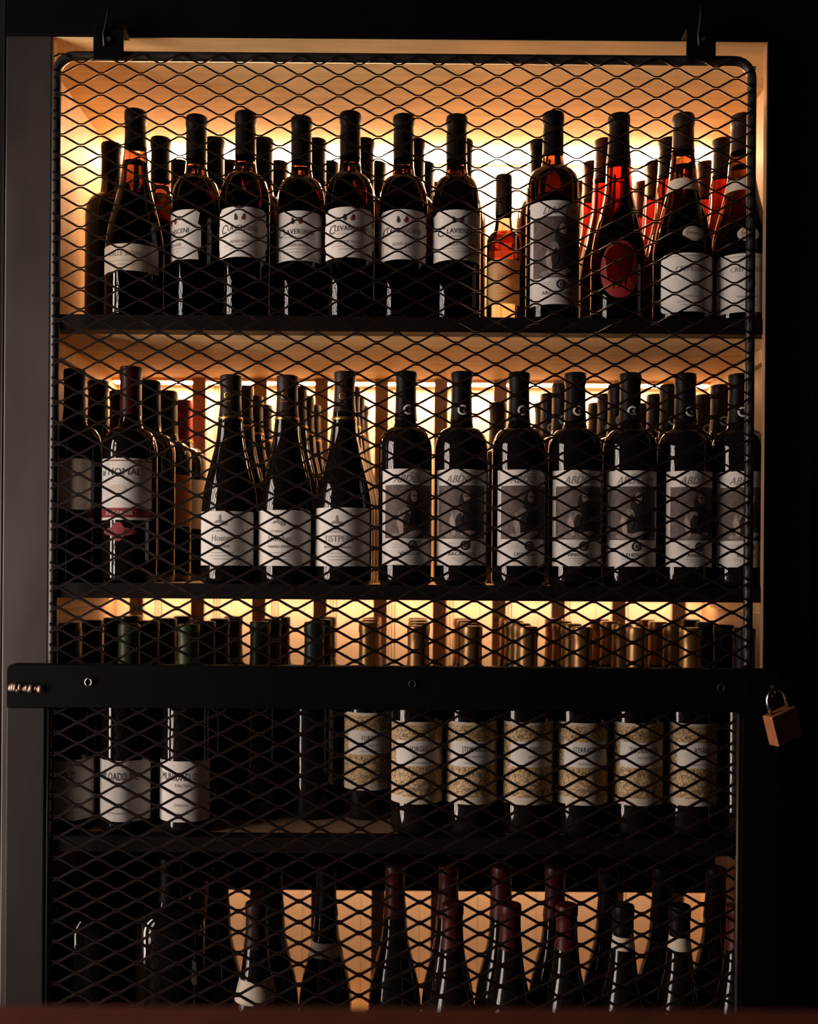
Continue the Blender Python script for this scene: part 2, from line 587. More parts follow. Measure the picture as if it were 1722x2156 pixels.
def ribbon(mm, pts, y, tv, dep):
    v, f = [], []
    n = len(pts)
    for x, z, tv in pts:
        v += [(x, y - dep / 2, z - tv / 2 - 0.0003), (x, y - dep / 2, z + tv / 2 - 0.0007),
              (x, y + dep / 2, z + tv / 2 + 0.0003), (x, y + dep / 2, z - tv / 2 + 0.0007)]
    for i in range(n - 1):
        for k in range(4):
            f.append((i * 4 + k, i * 4 + (k + 1) % 4, i * 4 + 4 + (k + 1) % 4, i * 4 + 4 + k))
    f += [(0, 1, 2, 3), tuple((n - 1) * 4 + k for k in (3, 2, 1, 0))]
    mm.add(v, f)


# upper panel: bent tube frame hung on two hooks
UY = -0.030
DU = D0 + UY
panel = tag(empty('mesh_panel', (0, 0, 0)),
            'upper expanded metal panel in a round-cornered dark tube frame hung on two hooks', 'panel')
ul, uz = W(120, 118, DU)
ur, _ = W(1583, 118, DU)
ub = ZC - 0.150
R = 0.024
RT = 0.0062
pts = []
for cx, cz, a0 in ((ur - R, uz - R, 90), (ur - R, ub + R, 0), (ul + R, ub + R, -90), (ul + R, uz - R, -180)):
    for k in range(7):
        a = math.radians(a0 - 15 * k)
        pts.append((cx + R * math.cos(a), UY, cz + R * math.sin(a)))
m = MB()
m.tube(pts, RT, 12, closed=True)
m.build('tube_frame', M['tube'], panel, smooth=True)
bx, bz = W(212.5, 153.8, DU - 0.009)
m = expanded(ul - 0.004, ur + 0.003, ub, uz + 0.0005, bx, bz, UY - 0.0074)
m.build('expanded_metal', M['mesh'], panel)
for px0, px1 in ((195, 258), (1447, 1508)):
    a, zt = W(px0, 78, DU - 0.015)
    b_, zb = W(px1, 122, DU - 0.015)
    c = (a + b_) / 2 - 0.008
    m = MB()
    m.box(a, b_, -0.0435, -0.0385, zb, zt + 0.012)
    m.box(a, b_, -0.0385, FY0 - 0.0005, ZTOP + 0.004, zt + 0.012)
    hk = m.build('hook_plate', M['black'], panel, bevel=0.0012)
    m = MB()
    m.tube([(c + 0.004, -0.046, zt - 0.012), (c + 0.003, -0.046, zt + 0.004), (c + 0.006, -0.044, zt + 0.020),
            (c + 0.008, -0.040, zt + 0.042)], 0.0017, 8)
    m.build('pin', M['steel'], hk, smooth=True)
    m = MB()
    m.tube([(c + 0.010, -0.0435, zt - 0.003), (c + 0.010, -0.0475, zt - 0.003)], 0.0028, 10)
    m.build('bolt', M['steel'], hk, smooth=True, angle=0.6)

# lower door: wide flat rail and stiles, welded corners
LY = -0.056
DL = D0 + LY
door = tag(empty('mesh_door', (0, 0, 0)),
           'lower dark steel door with wide top rail and expanded metal, padlocked at right', 'door')
dl, _ = W(18, 1750, DL)
dli, _ = W(98, 1750, DL)
dr, _ = W(1636, 1500, DL)
dri, _ = W(1556, 1750, DL)
_, zt = W(861, 1403, DL)
_, zb = W(861, 1493, DL)
zd = ZBOT - 0.02
m = MB()                                    # rail with rounded upper corners
r = 0.008
outline = [(dl, zb), (dr, zb)]
for cx, a0 in ((dr - r, 0), (dl + r, 90)):
    for k in range(6):
        a = math.radians(a0 + 18 * k)
        outline.append((cx + r * math.cos(a), zt - r + r * math.sin(a)))
n = len(outline)
v = [(x, LY - 0.010, z) for x, z in outline] + [(x, LY + 0.010, z) for x, z in outline]
f = [tuple(range(n)), tuple(reversed(range(n, 2 * n)))] + [(i, (i + 1) % n, n + (i + 1) % n, n + i) for i in range(n)]
m.add(v, f)
m.build('top_rail', M['black'], door, bevel=0.0012)
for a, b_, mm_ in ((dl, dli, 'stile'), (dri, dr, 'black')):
    m = MB()
    m.box(a, b_, LY - 0.009, LY + 0.009, zd, zb - 0.0005)
    m.build('stile', M[mm_], door, bevel=0.0015)
m = MB()
m.box(dli + 0.0003, dri - 0.0003, LY - 0.009, LY + 0.009, zd, zd + 0.04)
m.build('bottom_rail', M['black'], door, bevel=0.0015)
for a, s in ((dli, 1), (dri, -1)):           # rod welded along the inner edge of each stile
    m = MB()
    m.tube([(a + s * 0.0028, LY - 0.004, zd + 0.04), (a + s * 0.0028, LY - 0.004, zb - 0.001)], 0.0028, 8)
    m.build('edge_rod', M['tube'], door, smooth=True)
bx, bz = W(291.7, 1631.3, DL - 0.002)
m = expanded(dli + 0.001, dri - 0.001, zd + 0.03, zb + 0.002, bx, bz, LY - 0.002)
m.build('expanded_metal', M['mesh'], door)
for px, py in ((187, 1436), (868, 1440), (1517, 1448)):
    x, z = W(px, py, DL - 0.011)
    m = MB()
    m.tube([(x, LY - 0.0100, z), (x, LY - 0.0125, z)], 0.0042, 14)
    bo = m.build('bolt', M['black'], door, smooth=True, angle=0.5)
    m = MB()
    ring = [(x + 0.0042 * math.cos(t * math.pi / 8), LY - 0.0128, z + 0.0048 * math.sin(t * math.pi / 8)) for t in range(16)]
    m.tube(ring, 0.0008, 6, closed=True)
    m.build('rim', M['chrome'] if px < 300 else M['tube'], bo, smooth=True)  # glint put into the material: only the left rim is bright
m = MB()                                     # rough weld where rail and stile meet
rw = random.Random(5)
x0, z0 = W(22, 1449, DL - 0.012)
for k in range(15):
    x = x0 + k * 0.0029
    zz = z0 - 0.002 + rw.uniform(-0.0012, 0.0014)
    rr = rw.uniform(0.0020, 0.0042)
    m.tube([(x, LY - 0.0112, zz - rr * 0.3), (x + 0.0008, LY - 0.0122, zz + rr * 0.5), (x + 0.0012, LY - 0.011, zz + rr * 1.6)], rr, 7)
m.build('weld_bead', M['weld'], door, smooth=True)
hx, hz_ = W(1604, 1448, DL - 0.012)
m = MB()
m.box(hx - 0.022, dr + 0.016, LY - 0.0135, LY - 0.0103, hz_ - 0.011, hz_ + 0.009)
hp = m.build('hasp', M['black'], door, bevel=0.001)
sx, sz = W(1628, 1456, DL - 0.02)
m = MB()
m.tube([(sx, LY - 0.0135, sz + 0.006), (sx, LY - 0.024, sz + 0.005), (sx, LY - 0.027, sz), (sx, LY - 0.024, sz - 0.005),
        (sx, LY - 0.0135, sz - 0.006)], 0.0022, 8)
m.build('staple', M['tube'], hp, smooth=True)

# padlock
PY = LY - 0.024
pk = empty('padlock', (sx, PY, sz))
tag(pk, 'brass padlock with chrome shackle hanging askew from the door hasp', 'padlock')
pk.rotation_euler = (0, math.radians(-17.5), math.radians(22))
m = MB()
m.box(-0.021, 0.021, -0.0085, 0.0085, -0.066, -0.026)
m.build('body', M['brass'], pk, bevel=0.0012)
m = MB()
sp = [(-0.0145, 0, -0.026)]
for k in range(9):
    a = math.pi - k * math.pi / 8
    sp.append((0.0145 * math.cos(a), 0, -0.0110 + 0.0145 * math.sin(a)))
sp.append((0.0145, 0, -0.026))
m.tube(sp, 0.0028, 10)
m.build('shackle', M['chrome'], pk, smooth=True)

# ------------------------------------------------------------------ bar counter in front
ct = tag(empty('bar_counter', (0, 0, 0)), 'reddish brown padded counter edge in the blurred foreground', 'counter')
cy = -D0 + 0.60
cz = W(861, 2098, 0.60)[1]
m = MB()
prof = [(cy - 0.55, cz)]
prof += [(cy - 0.02 + 0.02 * math.sin(t), cz - 0.02 + 0.02 * math.cos(t)) for t in [i * math.pi / 16 for i in range(9)]]
prof += [(cy, cz - 0.06), (cy - 0.55, cz - 0.06)]
n = len(prof)
v = [(-1.3, y, z) for y, z in prof] + [(1.5, y, z) for y, z in prof]
m.add(v, [tuple(range(n)), tuple(reversed(range(n, 2 * n)))] + [(i, (i + 1) % n, n + (i + 1) % n, n + i) for i in range(n)])
m.build('padded_top', M['counter'], ct, smooth=True, angle=0.7)
m = MB()
m.box(-1.25, 1.45, cy - 0.10, cy - 0.04, 0.0, cz - 0.061)
m.build('front_panel', M['winframe'], ct)

# ------------------------------------------------------------------ bottles
def smooth_prof(keys, n=6):
    """keys (z, r): monotone cosine-free catmull interpolation -> list of (r, z)"""
    out = []
    for i in range(len(keys) - 1):
        z0, r0 = keys[i]
        z1, r1 = keys[i + 1]
        zm = keys[i - 1] if i > 0 else keys[i]
        zp = keys[i + 2] if i + 2 < len(keys) else keys[i + 1]
        m0 = (r1 - zm[1]) / max(z1 - zm[0], 1e-6)
        m1 = (zp[1] - r0) / max(zp[0] - z0, 1e-6)
        h = z1 - z0
        for k in range(n):
            t = k / n
            r = ((2 * t ** 3 - 3 * t ** 2 + 1) * r0 + (t ** 3 - 2 * t ** 2 + t) * h * m0 +
                 (-2 * t ** 3 + 3 * t ** 2) * r1 + (t ** 3 - t ** 2) * h * m1)
            out.append((r, z0 + t * h))
    out.append((keys[-1][1], keys[-1][0]))
    return out


def foot(R):
    return [(R * 0.55, 0.004), (R * 0.72, 0.0005), (R * 0.90, 0.0), (R * 0.975, 0.002), (R, 0.007)]


def bordeaux(R=0.0375, H=0.299, zs=0.190, zn=0.226, rn=0.0140):
    p = foot(R) + [(R, 0.06), (R, 0.12), (R, zs - 0.01)]
    for k in range(9):                     # round shoulder
        a = k / 8 * math.pi / 2
        p.append((rn + 0.004 + (R - rn - 0.004) * math.cos(a) ** 0.9, zs + (zn - 0.006 - zs) * math.sin(a)))
    p += [(rn + 0.0022, zn), (rn + 0.0010, zn + 0.008), (rn + 0.0003, zn + 0.018), (rn - 0.0002, H - 0.02), (rn - 0.0002, H - 0.001)]
    return p


def burgundy(R=0.0405, H=0.292, zs=0.105, rn=0.0140):
    k = H / 0.292
    p = foot(R) + [(R, 0.05)]
    p += smooth_prof([(zs - 0.012, R), (zs, R * 0.998), (zs + 0.030, R * 0.90), (zs + 0.062, R * 0.70),
                      (zs + 0.094, R * 0.515), (0.228 * k, rn + 0.0030), (0.245 * k, rn + 0.0008), (H - 0.02, rn), (H - 0.001, rn)], 4)
    return p


def radius_at(prof, z):
    pr = [q for q in prof if q[1] >= 0]
    for (r0, z0), (r1, z1) in zip(pr[:-1], pr[1:]):
        if z0 <= z <= z1 and z1 > z0:
            return r0 + (r1 - r0) * (z - z0) / (z1 - z0)
    return pr[-1][0]


# ---- printed matter: everything is cut in thin upright slices and bent round the bottle
_text_cache = {}
def text_geo(s, shear=0.0, sx=1.0):
    key = (s, shear, sx)
    if key in _text_cache:
        return _text_cache[key]
    cu = bpy.data.curves.new('t', 'FONT')
    cu.body = s
    cu.size = 1.0
    cu.shear = shear
    cu.align_x = 'CENTER'
    cu.resolution_u = 2
    cu.space_character = 1.05
    ob = bpy.data.objects.new('t', cu)
    COL.objects.link(ob)
    dg = bpy.context.evaluated_depsgraph_get()
    me = ob.evaluated_get(dg).to_mesh()
    v = [(p.co.x * sx, p.co.y) for p in me.vertices]
    f = [tuple(p.vertices) for p in me.polygons]
    ob.evaluated_get(dg).to_mesh_clear()
    bpy.data.objects.remove(ob)
    bpy.data.curves.remove(cu)
    _text_cache[key] = (v, f)
    return v, f


class Print:
    def __init__(self, prof):
        self.prof = prof
        self.mb = MB()
        self.mats = []

    def mi(self, name):
        if name not in self.mats:
            self.mats.append(name)
        return self.mats.index(name)

    def pt(self, u, v, lay):
        r = radius_at(self.prof, v)
        a = u / max(r, 0.008)
        r += 0.0003 + 0.00022 * lay
        return (r * math.sin(a), -r * math.cos(a), v)

    def rows(self, rows, name, lay=0, n=26):
        """rows: (v, u_left, u_right)"""
        mi = self.mi(name)
        vs_ = [self.pt(a + (b - a) * k / n, v, lay) for v, a, b in rows for k in range(n + 1)]
        f = []
        for i in range(len(rows) - 1):
            if abs(rows[i][0] - rows[i + 1][0]) < 1e-7:
                continue
            for k in range(n):
                p = i * (n + 1) + k
                f.append((p, p + 1, p + n + 2, p + n + 1))
        self.mb.add(vs_, f, mi)

    def rect(self, u0, u1, v0, v1, name, lay=0, n=None, nv=1):
        n = n or max(2, int(abs(u1 - u0) / 0.004))
        self.rows([(v0 + (v1 - v0) * i / nv, u0, u1) for i in range(nv + 1)], name, lay, n)

    def blob(self, u, v, ru, rv, name, lay=1, tilt=0.0, n=10):
        """ellipse in upright slices"""
        mi = self.mi(name)
        vs_ = []
        for k in range(n + 1):
            t = -math.cos(math.pi * k / n)
            h = math.sqrt(max(0, 1 - t * t))
            uu = u + t * ru
            vs_ += [self.pt(uu, v - h * rv + tilt * t * rv, lay), self.pt(uu, v + h * rv + tilt * t * rv, lay)]
        self.mb.add(vs_, [(2 * k, 2 * k + 2, 2 * k + 3, 2 * k + 1) for k in range(n)], mi)

    def ring(self, u, v, r, w, name, lay=2, a0=0, a1=360, n=20):
        mi = self.mi(name)
        vs_ = []
        for k in range(n + 1):
            a = math.radians(a0 + (a1 - a0) * k / n)
            vs_ += [self.pt(u + r * math.cos(a), v + r * math.sin(a), lay),
                    self.pt(u + (r - w) * math.cos(a), v + (r - w) * math.sin(a), lay)]
        self.mb.add(vs_, [(2 * k, 2 * k + 2, 2 * k + 3, 2 * k + 1) for k in range(n)], mi)

    def text(self, s, u, v, size, name, lay=2, shear=0.0, sx=1.0):
        tv, tf = text_geo(s, shear, sx)
        mi = self.mi(name)
        self.mb.add([self.pt(u + a * size, v + b * size, lay) for a, b in tv], tf, mi)

    def lines(self, u0, u1, v, name='ink_grey', h=0.0005, lay=2):
        self.rect(u0, u1, v, v + h, name, lay)

    def mesh(self, nm):
        return self.mb.mesh(nm, [M[k] for k in self.mats], smooth=True)


PROF = {
    'bx': bordeaux(),
    'bx_slim': bordeaux(R=0.0350, H=0.2955, zs=0.166, zn=0.214),
    'bx_wide': bordeaux(R=0.0378, H=0.303, zs=0.182, zn=0.222, rn=0.0142),
    'bx_c': bordeaux(R=0.0373, H=0.2870, zs=0.178, zn=0.214),
    'bg': burgundy(R=0.0392),
    'bg_wide': burgundy(R=0.0405, H=0.298),
    'bg_tall': burgundy(R=0.0385, H=0.300, zs=0.095),
    'bg_d': burgundy(R=0.0395, H=0.318, zs=0.115),
    'magnum': bordeaux(R=0.0500, H=0.352, zs=0.252, zn=0.292, rn=0.0150),
    'half': bordeaux(R=0.0232, H=0.208, zs=0.108, zn=0.134, rn=0.0105),
}
FILL = {'bx': 0.24, 'bx_slim': 0.219, 'bx_wide': 0.24, 'bg_wide': 0.228, 'bg_tall': 0.232, 'half': 0.128}
_glass = {}
def glass_mesh(pk_, style):
    key = (pk_, style)
    if key not in _glass:
        prof = PROF[pk_]
        mm = MB()
        if style == 'dark_glass':
            mm.lathe(prof, 30)
            _glass[key] = mm.mesh('bottle_glass', M['dark_glass'], smooth=True, angle=1.0)
        else:
            upper = {'brown': 'neck_glass', 'rose': 'rose_glass', 'clear': 'clear_glass', 'halfwine': 'clear_glass'}[style]
            lower = {'brown': 'brown_glass', 'rose': 'rose_glass', 'clear': 'clear_glass', 'halfwine': 'amber_wine'}[style]
            mm.lathe(prof, 30)
            zf = FILL.get(pk_, 0.22)
            n = 30
            mats_ = []
            for i in range(len(prof) - 1):
                mid = (prof[i][1] + prof[i + 1][1]) / 2
                low = mid < zf if style != 'halfwine' else 0.075 < mid < zf
                mats_ += [0 if low else 1] * n
            mats_ += [0 if style != 'halfwine' else 1, 1]
            mm.m = mats_
            _glass[key] = mm.mesh('bottle_glass', [M[lower], M[upper]], smooth=True, angle=1.0)
    return _glass[key]


_caps = {}
def cap_mesh(pk_, foil, length):
    key = (pk_, foil, length)
    if key not in _caps:
        prof = PROF[pk_]
        H = prof[-1][1]
        z0 = H - length
        p = []
        for k in range(7):
            z = z0 + (H - 0.016 - z0) * k / 6
            p.append((radius_at(prof, z) + 0.0006, z))
        rl = p[-1][0]
        p += [(rl + 0.0010, H - 0.013), (rl + 0.0011, H - 0.003), (rl + 0.0004, H + 0.0002), (rl - 0.0015, H + 0.001), (rl * 0.5, H + 0.0012)]
        mm = MB()
        mm.lathe(p, 26, cap0=False)
        _caps[key] = mm.mesh('capsule', M[foil], smooth=True, angle=0.9)
    return _caps[key]


def band_mesh(pk_, z, h, matn):
    key = ('band', pk_, z, h, matn)
    if key not in _caps:
        prof = PROF[pk_]
        mm = MB()
        mm.lathe([(radius_at(prof, z) + 0.0004, z), (radius_at(prof, z + h / 2) + 0.0011, z + h / 2),
                  (radius_at(prof, z + h) + 0.0004, z + h)], 24, cap0=False, cap1=False)
        _caps[key] = mm.mesh('neck_band', M[matn], smooth=True)
    return _caps[key]


# ---- labels: each returns (paper mesh, lettering mesh or None, picture mesh or None)
_lab = {}
def cached(fn):
    def g(*a):
        key = (fn.__name__,) + a
        if key not in _lab:
            _lab[key] = fn(*a)
        return _lab[key]
    return g


@cached
def lab_notched(pk_, word):
    P = PROF[pk_]
    a = Print(P)
    w = 0.0440
    z0, z1 = 0.083, 0.152
    a.rows([(z0, -w * .93, w * .93), (z0 + .014, -w * .90, w * .90), (z0 + .018, -w * 1.0, w * 1.0),
            (z1 - .022, -w * 1.0, w * 1.0), (z1 - .020, -w * .93, w * .93), (z1 - .019, -w * .90, w * .90), (z1 - .004, -w * .96, w * .96),
            (z1, -w * .72, w * .80)], 'paper', 0)
    t = Print(P)
    t.text(word[0], -0.0262, 0.1165, 0.0175, 'ink', shear=0.25, sx=1.0)
    t.text(word[1:], 0.003, 0.1195, 0.0098, 'ink', sx=0.84)
    t.text('ADER NOIR', 0.001, 0.1022, 0.0058, 'ink_grey', sx=0.95)
    t.lines(-0.018, 0.020, 0.1150)
    t.lines(-0.024, 0.022, 0.0985)
    t.lines(-0.014, 0.012, 0.0940)
    p = Print(P)
    p.blob(-0.0052, 0.1365, 0.0026, 0.0034, 'pic_black', 1)
    p.blob(-0.0060, 0.1400, 0.0015, 0.0024, 'pic_black', 2)
    p.blob(0.0052, 0.1365, 0.0030, 0.0032, 'ink_red', 1)
    p.blob(0.0058, 0.1398, 0.0013, 0.0024, 'pic_black', 2)
    return a.mesh('label'), t.mesh('lettering'), p.mesh('picture')


@cached
def lab_portrait(pk_, top, bottom, z0, z1):
    P = PROF[pk_]
    R_ = radius_at(P, 0.1)
    a = Print(P)
    w = R_ * 1.16
    a.rect(-w, w, z0, z1, 'paper', 0, n=28)
    t = Print(P)
    t.text(top, 0.003, z1 - 0.0185, 0.0150, 'ink_grey', shear=0.42, sx=0.80)
    t.text('GRAN VINO', 0.006, z1 - 0.0070, 0.0032, 'ink_grey')
    t2 = t
    t = Print(P)
    t.text(bottom, 0.0, z0 + 0.0135, 0.0068, 'ink', sx=1.02)
    for k, (u0, u1) in enumerate(((-0.016, 0.018), (-0.010, 0.020), (-0.004, 0.019))):
        t.lines(u0, u1, z0 + 0.0100 - 0.0030 * k, 'ink_grey', 0.0004)
    for k in range(3):
        t.lines(-0.026, -0.010, z0 + 0.0300 - 0.003 * k, 'ink_grey', 0.0004)
        t.lines(0.012, 0.028, z0 + 0.0300 - 0.003 * k, 'ink_grey', 0.0004)
    p = Print(P)
    pw = R_ * 0.97
    pz0, pz1 = z0 + 0.0365, z1 - 0.0220
    hh = pz1 - pz0
    p.rect(-pw, pw, pz0, pz1, 'pic_dark', 1, n=24)
    p.blob(0.011, pz0 + hh * 0.30, 0.0215, hh * 0.29, 'pic_black', 2)            # dark coat
    p.blob(0.004, pz0 + hh * 0.66, 0.0088, hh * 0.20, 'pic_black', 2, n=12)      # hair and beard
    p.blob(0.0062, pz0 + hh * 0.785, 0.0050, hh * 0.105, 'pic_skin', 3)          # face
    p.blob(0.0078, pz0 + hh * 0.795, 0.0011, hh * 0.018, 'pic_black', 4)
    p.blob(0.0040, pz0 + hh * 0.795, 0.0010, hh * 0.016, 'pic_black', 4)
    p.blob(-0.0085, pz0 + hh * 0.38, 0.0098, hh * 0.19, 'pic_cloth', 3, tilt=0.35)   # pale sleeve
    p.blob(-0.0125, pz0 + hh * 0.25, 0.0040, hh * 0.17, 'pic_skin', 4, tilt=-0.5)
    p.blob(-0.0045, pz0 + hh * 0.33, 0.0050, hh * 0.14, 'pic_black', 4, tilt=0.3)
    p.blob(-0.006, pz0 + hh * 0.065, 0.0190, hh * 0.060, 'pic_cloth', 4)
    p.blob(0.008, pz0 + hh * 0.110, 0.0105, hh * 0.045, 'pic_skin', 5, tilt=0.5)
    p.ring(0.004, z0 + 0.0275, 0.0066, 0.0022, 'pic_black', 2)
    p.blob(0.005, z0 + 0.0275, 0.0030, 0.0036, 'pic_dark', 2)
    return a.mesh('label'), (t.mesh('lettering'), t2.mesh('lettering')), p.mesh('picture')


@cached
def lab_estate(pk_, word, line, z0, z1):
    P = PROF[pk_]
    R_ = radius_at(P, 0.07)
    a = Print(P)
    w = R_ * 1.30
    a.rows([(z0, -w, w), (z1 - 0.002, -w, w), (z1, -w + 0.002, w - 0.002)], 'paper', 0, 28)
    t = Print(P)
    t.text('DE BRAIS', -0.004, z0 + 0.046, 0.0040, 'ink_grey')
    t.text(word, 0.001, z0 + 0.0335, 0.0125, 'ink_grey', sx=0.80, shear=0.06)
    t.text(line, 0.0, z0 + 0.0245, 0.0052, 'ink', sx=1.0)
    for k in range(3):
        t.lines(-0.020 + 0.004 * k, 0.020 - 0.003 * k, z0 + 0.0175 - 0.0045 * k, 'ink_grey', 0.0006)
    p = Print(P)
    p.blob(0.000, z0 + 0.060, 0.0075, 0.0022, 'ink_grey', 1, tilt=-0.4)
    p.blob(0.005, z0 + 0.0575, 0.0038, 0.0030, 'ink_grey', 2)
    p.blob(-0.001, z0 + 0.065, 0.0016, 0.0050, 'ink_grey', 2)
    p.blob(-0.007, z0 + 0.0590, 0.0025, 0.0012, 'ink_grey', 2)
    return a.mesh('label'), t.mesh('lettering'), p.mesh('picture')


@cached
def lab_ornate(pk_, word):
    P = PROF[pk_]
    R_ = radius_at(P, 0.1)
    w = R_ * 1.30
    z0, z1 = 0.044, 0.157
    a = Print(P)
    a.rect(-w, w, z0 + 0.010, z1 - 0.004, 'ornate', 0, n=28, nv=2)
    a.rect(-w, w, z0, z0 + 0.010, 'paper_warm', 0, n=28)
    a.rect(-w, w, z1 - 0.004, z1, 'paper_warm', 0, n=28)
    a.rect(-w * .70, w * .70, z0 + 0.052, z0 + 0.087, 'paper', 1, n=22)
    t = Print(P)
    t.text(word, 0.001, z0 + 0.0725, 0.0105, 'ink', sx=0.62)
    t.text('DE VILLENA', 0.002, z0 + 0.0645, 0.0040, 'ink_grey')
    t.text('Reserva familiar', 0.0, z0 + 0.0560, 0.0036, 'ink_grey')
    t.text('MDCCC', 0.0, z0 + 0.0950, 0.0046, 'ink')
    t.lines(-0.022, 0.022, z0 + 0.0920, 'ink', 0.0004)
    t.lines(-0.022, 0.022, z0 + 0.1010, 'ink', 0.0004)
    t.text('CRIANZA', 0.001, z0 + 0.0180, 0.0078, 'ink_grey', sx=0.8)
    p = Print(P)
    p.ring(0.0, z0 + 0.036, 0.0105, 0.0010, 'ink_grey', 1)
    p.blob(0.006, z0 + 0.041, 0.0022, 0.0030, 'ink_grey', 2)
    return a.mesh('label'), t.mesh('lettering'), p.mesh('picture')


@cached
def lab_tall(pk_, word, sub):
    P = PROF[pk_]
    R_ = radius_at(P, 0.06)
    w = R_ * 1.28
    z0, z1 = 0.017, 0.1005
    a = Print(P)
    rows = []
    for i in range(5):
        rows.append((z0 + (z1 - z0) * i / 4, -w, w))
    a.rows(rows, 'paper', 0, 28)
    t = Print(P)
    t.text(word, -0.001, z0 + 0.0570, 0.0150, 'ink', sx=0.60)
    t.text(sub, 0.005, z0 + 0.0480, 0.0060, 'ink_grey', sx=1.1)
    t2 = t
    t = Print(P)
    t.text('EMACIA', 0.004, z0 + 0.0215, 0.0048, 'ink_grey', sx=1.1)
    t.lines(-0.018, 0.014, z0 + 0.0110, 'ink_grey', 0.0010)
    return a.mesh('label'), (t.mesh('lettering'), t2.mesh('lettering')), None


@cached
def lab_redband(pk_):
    P = PROF[pk_]
    w = radius_at(P, 0.1) * 1.30
    a = Print(P)
    z0, z1 = 0.086, 0.171
    a.rect(-w, w, z0, z1, 'paper', 0, n=28)
    a.rect(-w, w, z0 + 0.0035, z0 + 0.0165, 'ink_red', 1, n=28)
    a.rect(-w, w, z1 - 0.0042, z1 - 0.0028, 'ink_red', 1, n=28)
    t = Print(P)
    t.text('ai NOMAL', 0.001, z1 - 0.0235, 0.0140, 'ink', sx=0.95)
    t.text('SCHI GRASE', 0.0, z0 + 0.0072, 0.0072, 'paper', lay=3)
    p = Print(P)
    p.blob(0.0, 0.070, 0.026, 0.0060, 'ink_red', 1, n=14)
    p.blob(0.0, 0.070, 0.010, 0.0135, 'ink_red', 2, n=12)
    p.blob(-0.002, z0 + 0.043, 0.013, 0.006, 'paper_warm', 1, n=12)
    return a.mesh('label'), t.mesh('lettering'), p.mesh('picture')


@cached
def lab_plain(pk_, z0, z1, wf, paper, word):
    P = PROF[pk_]
    w = radius_at(P, (z0 + z1) / 2) * wf
    a = Print(P)
    a.rect(-w, w, z0, z1, paper, 0, n=24, nv=5)
    t = None
    if word:
        t = Print(P)
        t.text(word, 0.0, z0 + (z1 - z0) * 0.55, min(0.0095, (z1 - z0) * 0.24), 'ink_grey', sx=0.9)
        t.lines(-w * 0.45, w * 0.45, z0 + (z1 - z0) * 0.36, 'ink_grey')
        t.lines(-w * 0.30, w * 0.30, z0 + (z1 - z0) * 0.22, 'ink_grey')
        t = t.mesh('lettering')
    return a.mesh('label'), t, None


@cached
def lab_champ(pk_):
    """tall white label with oval medallion and collar above it"""
    P = PROF[pk_]
    R_ = radius_at(P, 0.05)
    w = R_ * 1.15
    a = Print(P)
    z0, z1 = 0.0115, 0.092
    a.rows([(z0, -w + 0.006, w - 0.006), (z0 + 0.003, -w + 0.001, w - 0.001), (z0 + 0.006, -w, w), (z1 - 0.006, -w, w),
            (z1 - 0.003, -w + 0.001, w - 0.001), (z1, -w + 0.006, w - 0.006)], 'paper', 0, 28)
    t = Print(P)
    t.text('CREMLUBIN', -0.002, z1 - 0.0250, 0.0100, 'ink_grey', sx=0.80)
    t.text('KIR', 0.004, z0 + 0.0360, 0.0085, 'ink_grey')
    t.text('Grande cuvee', -0.002, z0 + 0.0200, 0.0048, 'ink_grey', shear=0.3)
    for k in range(2):
        t.lines(-0.022 + 0.006 * k, 0.018 - 0.003 * k, z0 + 0.0135 - 0.0045 * k, 'ink_grey', 0.0005)
    t.lines(-w * 0.85, w * 0.85, z1 - 0.0045, 'ink_grey', 0.0006)
    return a.mesh('label'), t.mesh('lettering'), None


@cached
def collar(pk_, z0, z1):
    a = Print(PROF[pk_])
    w0, w1 = radius_at(PROF[pk_], z0) * 1.7, radius_at(PROF[pk_], z1) * 1.7
    a.rows([(z0 + (z1 - z0) * i / 4, -(w0 + (w1 - w0) * i / 4), (w0 + (w1 - w0) * i / 4)) for i in range(5)], 'paper_warm', 0, 26)
    return a.mesh('collar')


@cached
def medallion(pk_, z, matn, ru, rv):
    a = Print(PROF[pk_])
    a.blob(0, z, ru, rv, matn, 0, n=16)
    if matn == 'paper_warm':
        a.ring(0, z, min(ru, rv) * 0.92, 0.0006, 'ink_grey', 1, n=24)
        a.text('MAISON', 0, z - 0.001, 0.0042, 'ink', 2)
    return a.mesh('medallion')


@cached
def neck_mark(pk_, kind, z):
    a = Print(PROF[pk_])
    if kind == 'crescent':
        a.ring(0.001, z, 0.0072, 0.0026, 'paper', 3, 40, 320)
        a.blob(0.003, z, 0.0022, 0.0030, 'ink_grey', 3)
    else:
        a.ring(0.0, z, 0.0046, 0.0011, 'gold', 4)
        a.text('e', 0.0, z - 0.0022, 0.0075, 'gold', 4)
        a.lines(-0.005, 0.005, z - 0.0085, 'gold', 0.0012, 4)
    return a.mesh('neck_emblem')


